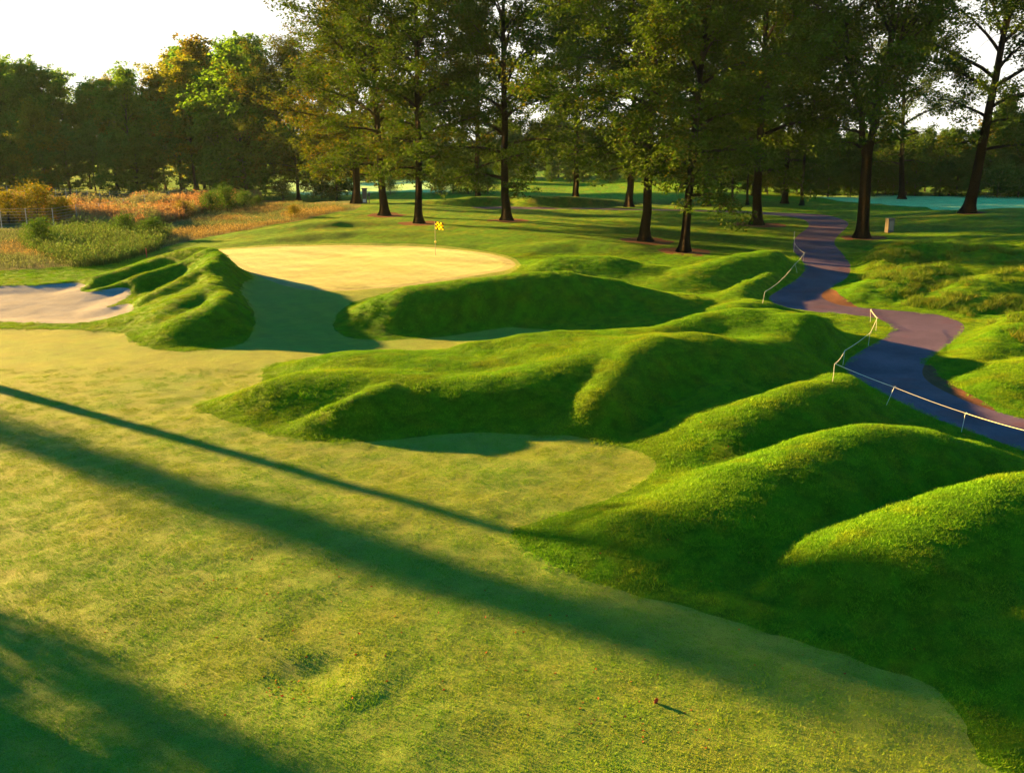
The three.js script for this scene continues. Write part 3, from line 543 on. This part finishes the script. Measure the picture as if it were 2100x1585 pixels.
{
  const rnd = mulberry(5), rough = [], fair = [], wild = [], half = 0.56;
  for (let d = 9; d < 64; ) {
    const st = d < 40 ? 0.21 : 0.3;
    for (let x = -half * d - 1; x < half * d + 1.5; x += st) {
      const X = x + (rnd() - 0.5) * st, D = d + (rnd() - 0.5) * st, f = fairwayAt(X, D);
      if (f > 0.02) { if (D < 34 && rnd() < 1.25 - D / 30) fair.push([X, D, 0.9 + 0.3 * rnd(), rnd() * 6.28, tint('fairway', X, D)]); continue; }
      if (pathAt(X, D) > 0.03 || (X < -10 && (sandAt(X, D) > 0.02 || (D > 50 && meadowAt(X, D) > 0))) || (X > 12 && soilAt(X, D) > 0) || greenAt(X, D) > -0.1) continue;
      const s = 0.65 + 0.5 * rnd() + 0.9 * sstep(0.6, 0.8, fbm(X * 1.9, D * 1.9, 121, 2)) * rnd();
      rough.push([X, D, s, rnd() * 6.28, tint('rough', X, D)]);
      if (X > 15.5 + (D - 34) * 0.2 && D > 36 && pathAt(X, D) < -0.8 && rnd() < 0.5 * sstep(0.4, 0.6, fbm(X * 0.5, D * 0.5, 83, 3))) wild.push([X, D, 0.6 + 0.8 * rnd(), rnd() * 6.28, rnd() < 0.2 ? [1.4, 1.0, 1] : [1, 1, 1]]);
    }
    d += st;
  }
  sow('rough_grass', 'long green grass blades of the rough', bladePatch(3, 110, 0.2, 0.015, 0.05, 0.012, 1.5), bladeMat([0.112, 0.235, 0.002]), rough);
  sow('fairway_grass', 'short pale blades of the mown fairway', bladePatch(4, 120, 0.22, 0.010, 0.03, 0.012, 1.4), bladeMat([0.175, 0.275, 0.008]), fair);
  sow('tussock_grass', 'uneven long grass tussocks beside the cart path', bladePatch(6, 60, 0.22, 0.12, 0.3, 0.02, 0.9), bladeMat([0.085, 0.14, 0.005]), wild);
  console.log('grass', rough.length, fair.length, wild.length);
}
// fallen leaves on the turf
{
  const rnd = mulberry(19), spots = [], L = new Leaves(rnd);
  L.add(-0.03, 0.012, 0, 0.06, 0.5, [1, 1, 1]);
  const scatter = (px, py, sx, sy, n) => { for (let k = 0; k < n; k++) { const [x, d] = onLand(px + (rnd() + rnd() - 1) * sx, py + (rnd() + rnd() - 1) * sy); spots.push([x, d, 0.6 + 0.7 * rnd(), rnd() * 6.28, [[1.0, 0.35, 0.2], [0.7, 0.25, 0.15], [1.2, 0.7, 0.25], [0.5, 0.35, 0.35]][Math.floor(rnd() * 4)]]); } };
  scatter(1000, 1300, 1000, 260, 150); scatter(590, 1420, 90, 40, 26); scatter(1350, 1490, 260, 60, 30); scatter(1450, 930, 200, 80, 26); scatter(560, 1200, 300, 100, 30);
  sow('fallen_leaves', 'small brown and red leaves strewn on the turf', L.build(), leafMat([0.30, 0.16, 0.06], 0.2), spots, 1);
  const [x, d] = onLand(1346, 1441), o = new THREE.Group(); o.position.set(x, groundY(x, d), -d);
  const sh = new THREE.Shape(); sh.moveTo(0, 0); for (const [a, b] of [[0.035, 0.02], [0.03, 0.045], [0.052, 0.06], [0.03, 0.075], [0.036, 0.1], [0.012, 0.095], [0, 0.125], [-0.014, 0.094], [-0.038, 0.1], [-0.03, 0.073], [-0.05, 0.055], [-0.03, 0.042], [-0.034, 0.018]]) sh.lineTo(a, b);
  const lg = new THREE.ExtrudeGeometry(sh, { depth: 0.002, bevelEnabled: false }), pos = lg.attributes.position; for (let k = 0; k < pos.count; k++) pos.setZ(k, pos.getZ(k) + 6 * pos.getX(k) ** 2 + 2 * (pos.getY(k) - 0.05) ** 2); lg.computeVertexNormals();
  const bl = child(o, lg, std([0.30, 0.02, 0.012], 0.6, { side: THREE.DoubleSide }), 'leaf_blade'); bl.rotation.set(0.25, 0.5, 0.2);
  const st = child(o, new THREE.CylinderGeometry(0.0018, 0.0022, 0.05, 5), std([0.2, 0.04, 0.02], 0.7), 'stalk'); st.position.set(0.02, 0.012, 0.01); st.rotation.z = 1.3;
  put(o, 'red_leaf', 'curled red maple leaf standing upright on the fairway', 'leaf');
}
// ---------------------------------------------------------------- the flag
{
  const [x, d] = onLand(893, 523), f = new THREE.Group(); f.position.set(x, groundY(x, d), -d);
  const H = 2.2;
  const pole = child(f, new THREE.CylinderGeometry(0.013, 0.016, H, 8), std([0.28, 0.2, 0.12], 0.5), 'pole'); pole.position.y = H / 2 - 0.03;
  const cup = child(f, new THREE.RingGeometry(0.02, 0.054, 20), std([0.02, 0.02, 0.02], 0.9), 'cup_rim'); cup.rotation.x = -Math.PI / 2; cup.position.y = 0.012;
  const cv = document.createElement('canvas'); cv.width = 200; cv.height = 160; const cx = cv.getContext('2d'); cx.fillStyle = '#f2cf1d'; cx.fillRect(0, 0, 200, 160); cx.fillStyle = '#120c06'; for (let i = 0; i < 5; i++) for (let j = 0; j < 4; j++) if ((i + j) % 2 === 0) cx.fillRect(i * 40, j * 40, 40, 40);
  const t = new THREE.CanvasTexture(cv); t.colorSpace = THREE.SRGBColorSpace;
  const g = new THREE.PlaneGeometry(0.56, 0.46, 14, 10), p = g.attributes.position;
  for (let k = 0; k < p.count; k++) { const u = p.getX(k) + 0.28; p.setXYZ(k, u * 0.95, p.getY(k) - 0.22 * u, 0.09 * Math.sin(u * 11 + p.getY(k) * 3) * u / 0.4); }
  g.computeVertexNormals();
  const fl = child(f, g, new THREE.MeshPhysicalMaterial({ map: t, roughness: 0.9, transmission: 0.4, thickness: 0, specularIntensity: 0.1, side: THREE.DoubleSide }), 'flag_cloth', 'yellow and black checkered flag'); fl.position.set(0.012, H - 0.27, 0);
  const s = child(f, new THREE.SphereGeometry(0.055, 14, 10), std([0.75, 0.5, 0.03], 0.5), 'position_ball', 'small yellow ball on the pole'); s.position.set(0.02, 0.85, 0); s.scale.y = 1.4;
  put(f, 'flagstick', 'flagstick with yellow and black checkered flag standing in the green', 'flag');
}
// ---------------------------------------------------------------- rope fences along the path
function ropeFence(posts, label, sag) {
  const o = new THREE.Group(), pm = std([0.55, 0.52, 0.42], 0.5), rm = std([0.62, 0.56, 0.36], 0.85), tops = [];
  let origin = null;
  for (const [bx, by, tx] of posts) {
    const [x, d] = onLand(bx, by), y = groundY(x, d); if (!origin) { origin = [x, y, d]; o.position.set(x, y, -d); }
    const h = 0.55, leanX = clamp((tx - bx) * d / FPX, -0.25, 0.25), lx = x - origin[0], ly = y - origin[1], lz = -(d - origin[2]);
    const a = new THREE.Vector3(lx, ly - 0.06, lz), b = new THREE.Vector3(lx + leanX, ly + h, lz);
    const curl = new THREE.Vector3(lx + leanX + 0.03, ly + h + 0.03, lz), end = new THREE.Vector3(lx + leanX + 0.05, ly + h - 0.005, lz);
    child(o, new THREE.TubeGeometry(new THREE.CatmullRomCurve3([a, a.clone().lerp(b, 0.5), b, curl, end]), 16, 0.0065, 6), pm, 'post'); tops.push(b);
  }
  for (let k = 0; k < tops.length - 1; k++) {
    const a = tops[k], b = tops[k + 1], m = a.clone().lerp(b, 0.5); m.y -= sag * a.distanceTo(b);
    child(o, new THREE.TubeGeometry(new THREE.QuadraticBezierCurve3(a, m, b), 18, 0.0075, 6), rm, 'rope');
  }
  put(o, 'rope_fence', label, 'rope fence', 'rope fences along the cart path');
}
ropeFence([[2230, 962, 2234], [2110, 928, 2114], [1972, 886, 1977], [1817, 831, 1832], [1708, 783, 1710], [1729, 749, 1731], [1781, 710, 1783], [1797, 678, 1797], [1786, 660, 1784]], 'pale rope on thin stakes along the near bend of the cart path', 0.02);
ropeFence([[1564, 622, 1568], [1636, 560, 1630], [1647, 537, 1649], [1628, 517, 1629], [1628, 491, 1629]], 'pale rope on thin stakes along the upper bend of the cart path', 0.03);
// ---------------------------------------------------------------- small fixtures
{
  const [x, d] = onLand(1824, 476), o = new THREE.Group(); o.position.set(x, groundY(x, d), -d); o.rotation.y = 0.25;
  const m = std([0.085, 0.065, 0.045], 0.8);
  child(o, new THREE.BoxGeometry(0.5, 1.0, 0.42), m, 'body').position.y = 0.47; child(o, new THREE.BoxGeometry(0.56, 0.06, 0.48), m, 'lid').position.y = 1.0; child(o, new THREE.BoxGeometry(0.36, 0.7, 0.02), std([0.2, 0.14, 0.08], 0.7), 'door').position.set(0, 0.5, 0.222);
  put(o, 'utility_box', 'brown upright utility box on the grass beside the forked oak', 'box');
}
{
  const [x, d] = onLand(748, 417), o = new THREE.Group(); o.position.set(x, groundY(x, d), -d);
  const m = std([0.10, 0.085, 0.08], 0.95);
  child(o, new THREE.BoxGeometry(0.46, 1.55, 0.46), m, 'shaft').position.y = 0.75; child(o, new THREE.BoxGeometry(0.56, 0.14, 0.56), m, 'cap').position.y = 1.6;
  child(o, new THREE.BoxGeometry(0.34, 0.36, 0.03), std([0.6, 0.62, 0.6], 0.8), 'plate', 'small pale plate at the foot of the pillar').position.set(0, 0.3, 0.25);
  put(o, 'stone_pillar', 'dark stone pillar with a pale plate beside the thick trunk', 'pillar');
  const w = new THREE.Group(), [x2, d2] = onLand(757, 417); w.position.set(x2, groundY(x2, d2), -d2);
  child(w, new THREE.CylinderGeometry(0.04, 0.05, 0.8, 8), m, 'stand').position.y = 0.38; const b = child(w, new THREE.SphereGeometry(0.16, 12, 10), std([0.03, 0.03, 0.035], 0.6), 'washer_tub'); b.position.y = 0.95; b.scale.y = 1.6;
  put(w, 'ball_washer', 'dark ball washer on a stand beside the stone pillar', 'ball washer');
}
{
  const [x, d] = onLand(300, 528), o = new THREE.Group(); o.position.set(x, groundY(x, d), -d);
  child(o, new THREE.CylinderGeometry(0.03, 0.03, 0.62, 8), std([0.4, 0.02, 0.02], 0.6), 'shaft').position.y = 0.27; child(o, new THREE.ConeGeometry(0.032, 0.05, 8), std([0.4, 0.02, 0.02], 0.6), 'tip').position.y = 0.6;
  put(o, 'hazard_stake', 'small red stake at the edge of the marsh grass', 'stake');
}
// ---------------------------------------------------------------- meadow fences
function wireFence(pts, h, label) {
  const o = new THREE.Group(), pm = std([0.34, 0.32, 0.28], 0.8), wm = std([0.3, 0.28, 0.25], 0.6), P = pts.map(([px, py]) => { const [x, d] = onLand(px, py); return [x, groundY(x, d), d]; });
  o.position.set(P[0][0], P[0][1], -P[0][2]);
  const L = P.map(([x, y, d]) => new THREE.Vector3(x - P[0][0], y - P[0][1], -(d - P[0][2])));
  for (const v of L) child(o, new THREE.CylinderGeometry(0.035, 0.045, h + 0.2, 7), pm, 'post').position.set(v.x, v.y + h / 2 - 0.1, v.z);
  for (let r = 0; r < 7; r++) { const y = h * (0.08 + 0.9 * r / 6), c = new THREE.CatmullRomCurve3(L.map((v) => new THREE.Vector3(v.x, v.y + y, v.z)), false, 'catmullrom', 0.05); child(o, new THREE.TubeGeometry(c, L.length * 6, 0.008, 4), wm, 'wire'); }
  put(o, 'wire_fence', label, 'fence', 'wire fences round the meadow');
}
wireFence([[-90, 470], [-45, 469], [3, 468], [55, 467], [110, 467], [158, 458], [205, 455], [255, 442], [298, 431], [347, 417], [382, 410]], 1.7, 'wire fence on pale posts between marsh and orange weeds');
wireFence([[-60, 402], [-20, 403], [15, 404], [50, 406], [80, 408], [115, 410], [136, 412], [158, 414], [180, 415], [205, 417], [226, 418], [276, 420]], 1.8, 'wire fence on pale posts along the far side of the tan meadow');
// ---------------------------------------------------------------- weeds, reeds and shrubs of the meadow
function weedGeo(seed, n, h0, h1, radius, plume, pw) {
  const rnd = mulberry(seed), p = [], c = [];
  const tri = (a, b, e, k) => { p.push(...a, ...b, ...e); for (let q = 0; q < 3; q++) c.push(k, k, k); };
  for (let k = 0; k < n; k++) {
    const r = radius * Math.sqrt(rnd()), a = rnd() * 6.283, x = Math.cos(a) * r, z = Math.sin(a) * r, h = lerp(h0, h1, rnd()), t = rnd() * 3.14, w = 0.012, bx = (rnd() - 0.5) * 0.3 * h, bz = (rnd() - 0.5) * 0.3 * h, cx = Math.cos(t), cz = Math.sin(t);
    tri([x - cx * w, -0.05, z - cz * w], [x + cx * w, -0.05, z + cz * w], [x + bx, h, z + bz], 0.6);
    for (let q = 0; q < plume; q++) { const f = 0.55 + 0.45 * rnd(), u = rnd() * 6.283, s = pw * (0.6 + 0.8 * rnd()), px = x + bx * f, py = h * f, pz = z + bz * f; tri([px, py - s * 0.3, pz], [px + Math.cos(u) * s, py + s * (rnd() - 0.2), pz + Math.sin(u) * s], [px + Math.cos(u + 0.9) * s * 0.5, py + s * 0.8, pz + Math.sin(u + 0.9) * s * 0.5], 0.8 + 0.5 * rnd()); }
  }
  const g = new THREE.BufferGeometry(); g.setAttribute('position', new THREE.Float32BufferAttribute(p, 3)); g.setAttribute('color', new THREE.Float32BufferAttribute(c, 3)); g.computeVertexNormals(); return g;
}
{
  const rnd = mulberry(61), fill = (poly, step, fn) => { const pts = smoothClosed(poly.map((q) => G(q[0], q[1])), 4), f = makeRegion(pts), out = []; const X = pts.map((q) => q[0]), D = pts.map((q) => q[1]); for (let d = Math.min(...D); d < Math.max(...D); d += step) for (let x = Math.min(...X); x < Math.max(...X); x += step) { const a = x + (rnd() - 0.5) * step, b = d + (rnd() - 0.5) * step; if (f(a, b) > 0) { const r = fn(a, b); if (r) out.push([a, b, ...r]); } } return out; };
  const tone = (x, d) => { const n = fbm(x * 0.3, d * 0.3, 93, 3); return n < 0.42 ? [0.75, 1.1, 0.9] : n > 0.6 ? [1.2, 0.95, 0.85] : [1.1, 1, 1]; };
  sow('orange_weeds', 'tall orange brown weeds in front of the wood', weedGeo(1, 12, 0.7, 1.4, 0.4, 7, 0.1), leafMat([0.22, 0.15, 0.06], 0.3), fill([[-60, 420], [60, 424], [160, 428], [250, 424], [330, 412], [420, 404], [500, 402], [532, 410], [490, 424], [420, 436], [350, 458], [250, 470], [150, 462], [60, 455], [-60, 458]], 0.42, (x, d) => { const n = fbm(x * 0.5, d * 0.5, 95, 3); return rnd() < n * 1.5 - 0.1 && [0.45 + 0.9 * n * (0.5 + rnd()), rnd() * 6.28, tone(x, d)]; }), 0);
  sow('marsh_reeds', 'green reeds and marsh grass below the fence', weedGeo(2, 16, 0.5, 1.1, 0.4, 1, 0.08), leafMat([0.08, 0.13, 0.02], 0.3), fill([[40, 500], [90, 484], [170, 470], [260, 476], [340, 484], [330, 505], [270, 532], [190, 548], [120, 540]], 0.36, (x, d) => rnd() < 0.85 && [0.6 + 0.7 * rnd(), rnd() * 6.28, [0.8 + 0.4 * rnd(), 1, 1]]), 0);
  sow('dry_meadow_grass', 'short dry grass and weeds on the meadow', weedGeo(3, 18, 0.15, 0.42, 0.45, 1, 0.06), leafMat([0.2, 0.16, 0.05], 0.3), fill([[-200, 545], [60, 552], [200, 545], [330, 508], [430, 484], [560, 462], [720, 428], [640, 420], [520, 420], [400, 450], [330, 470], [100, 475], [-200, 470]], 0.55, (x, d) => { const n = fbm(x * 0.25, d * 0.25, 97, 3); return rnd() < 0.8 && [0.5 + 0.9 * rnd(), rnd() * 6.28, n < 0.5 ? [0.6, 0.95, 0.9] : [1.15, 1.05, 1.0]]; }), 0);
  const bush = growTree({ seed: 401, H: 2.0, R: 1.25, low: 0.08, trunk: 0.04, limbs: 26, count: 3600, leaf: 0.15, droop: 0.2, shape: 0.5, twigWood: false, tubes: 4 });
  for (const [px, py, s, lm, label] of [[78, 456, 1.2, 'yellow', 'bright yellow green shrub among the orange weeds'], [18, 458, 1.0, 'yellow', 'smaller yellow green shrub by the fence posts'], [128, 456, 0.8, 'yellow', 'thin yellow shrub next to the bright yellow one'], [466, 434, 0.95, 'bush', 'rounded dark green shrub at the end of the orange weeds'], [432, 438, 0.8, 'bush', 'low dark green shrub beside the rounded one'], [500, 430, 0.7, 'bush', 'dark green shrub beside the olive tree'], [80, 505, 0.7, 'bush', 'green shrub in the marsh below the fence'], [255, 484, 0.6, 'bush', 'green shrub among the marsh reeds'], [312, 492, 0.6, 'bush', 'green shrub at the upper edge of the marsh reeds'], [378, 448, 0.6, 'rust', 'rust coloured shrub below the orange weeds'], [526, 424, 0.45, 'maple', 'small round green shrub on the grass bank'], [602, 446, 0.4, 'rust', 'small rust coloured shrub on the dry bank'], [1990, 405, 0.9, 'bush', 'shrub on the dewy field beside the leaning tree'], [2045, 404, 1.4, 'bush', 'broad shrub at the edge of the dewy field'], [2090, 405, 1.2, 'bush', 'shrub at the edge of the dewy field, next to the broad one'], [930, 396, 1.5, 'bush', 'rounded shrub by the pond'], [905, 399, 1.0, 'bush', 'low shrub on the pond bank'], [960, 398, 1.4, 'bush', 'shrub behind the grass bank by the pond'], [1000, 398, 1.3, 'bush', 'shrub behind the grass bank, farther from the pond'], [800, 399, 0.8, 'bush', 'low shrub on the pond edge between the trunks'], [690, 408, 0.9, 'bush', 'low shrub between olive tree and pillar'], [660, 409, 1.0, 'bush', 'low shrub in the shade of the olive tree'], [580, 412, 1.0, 'bush', 'shrub under the olive tree']]) tree(bush, W.dark, LV[lm], onLand(px, py), px, s, 'shrub', label, 'shrubs of the meadow and pond').userData.category = 'shrub';
}
console.log('details');
//@@REST
renderer.render(scene, camera);
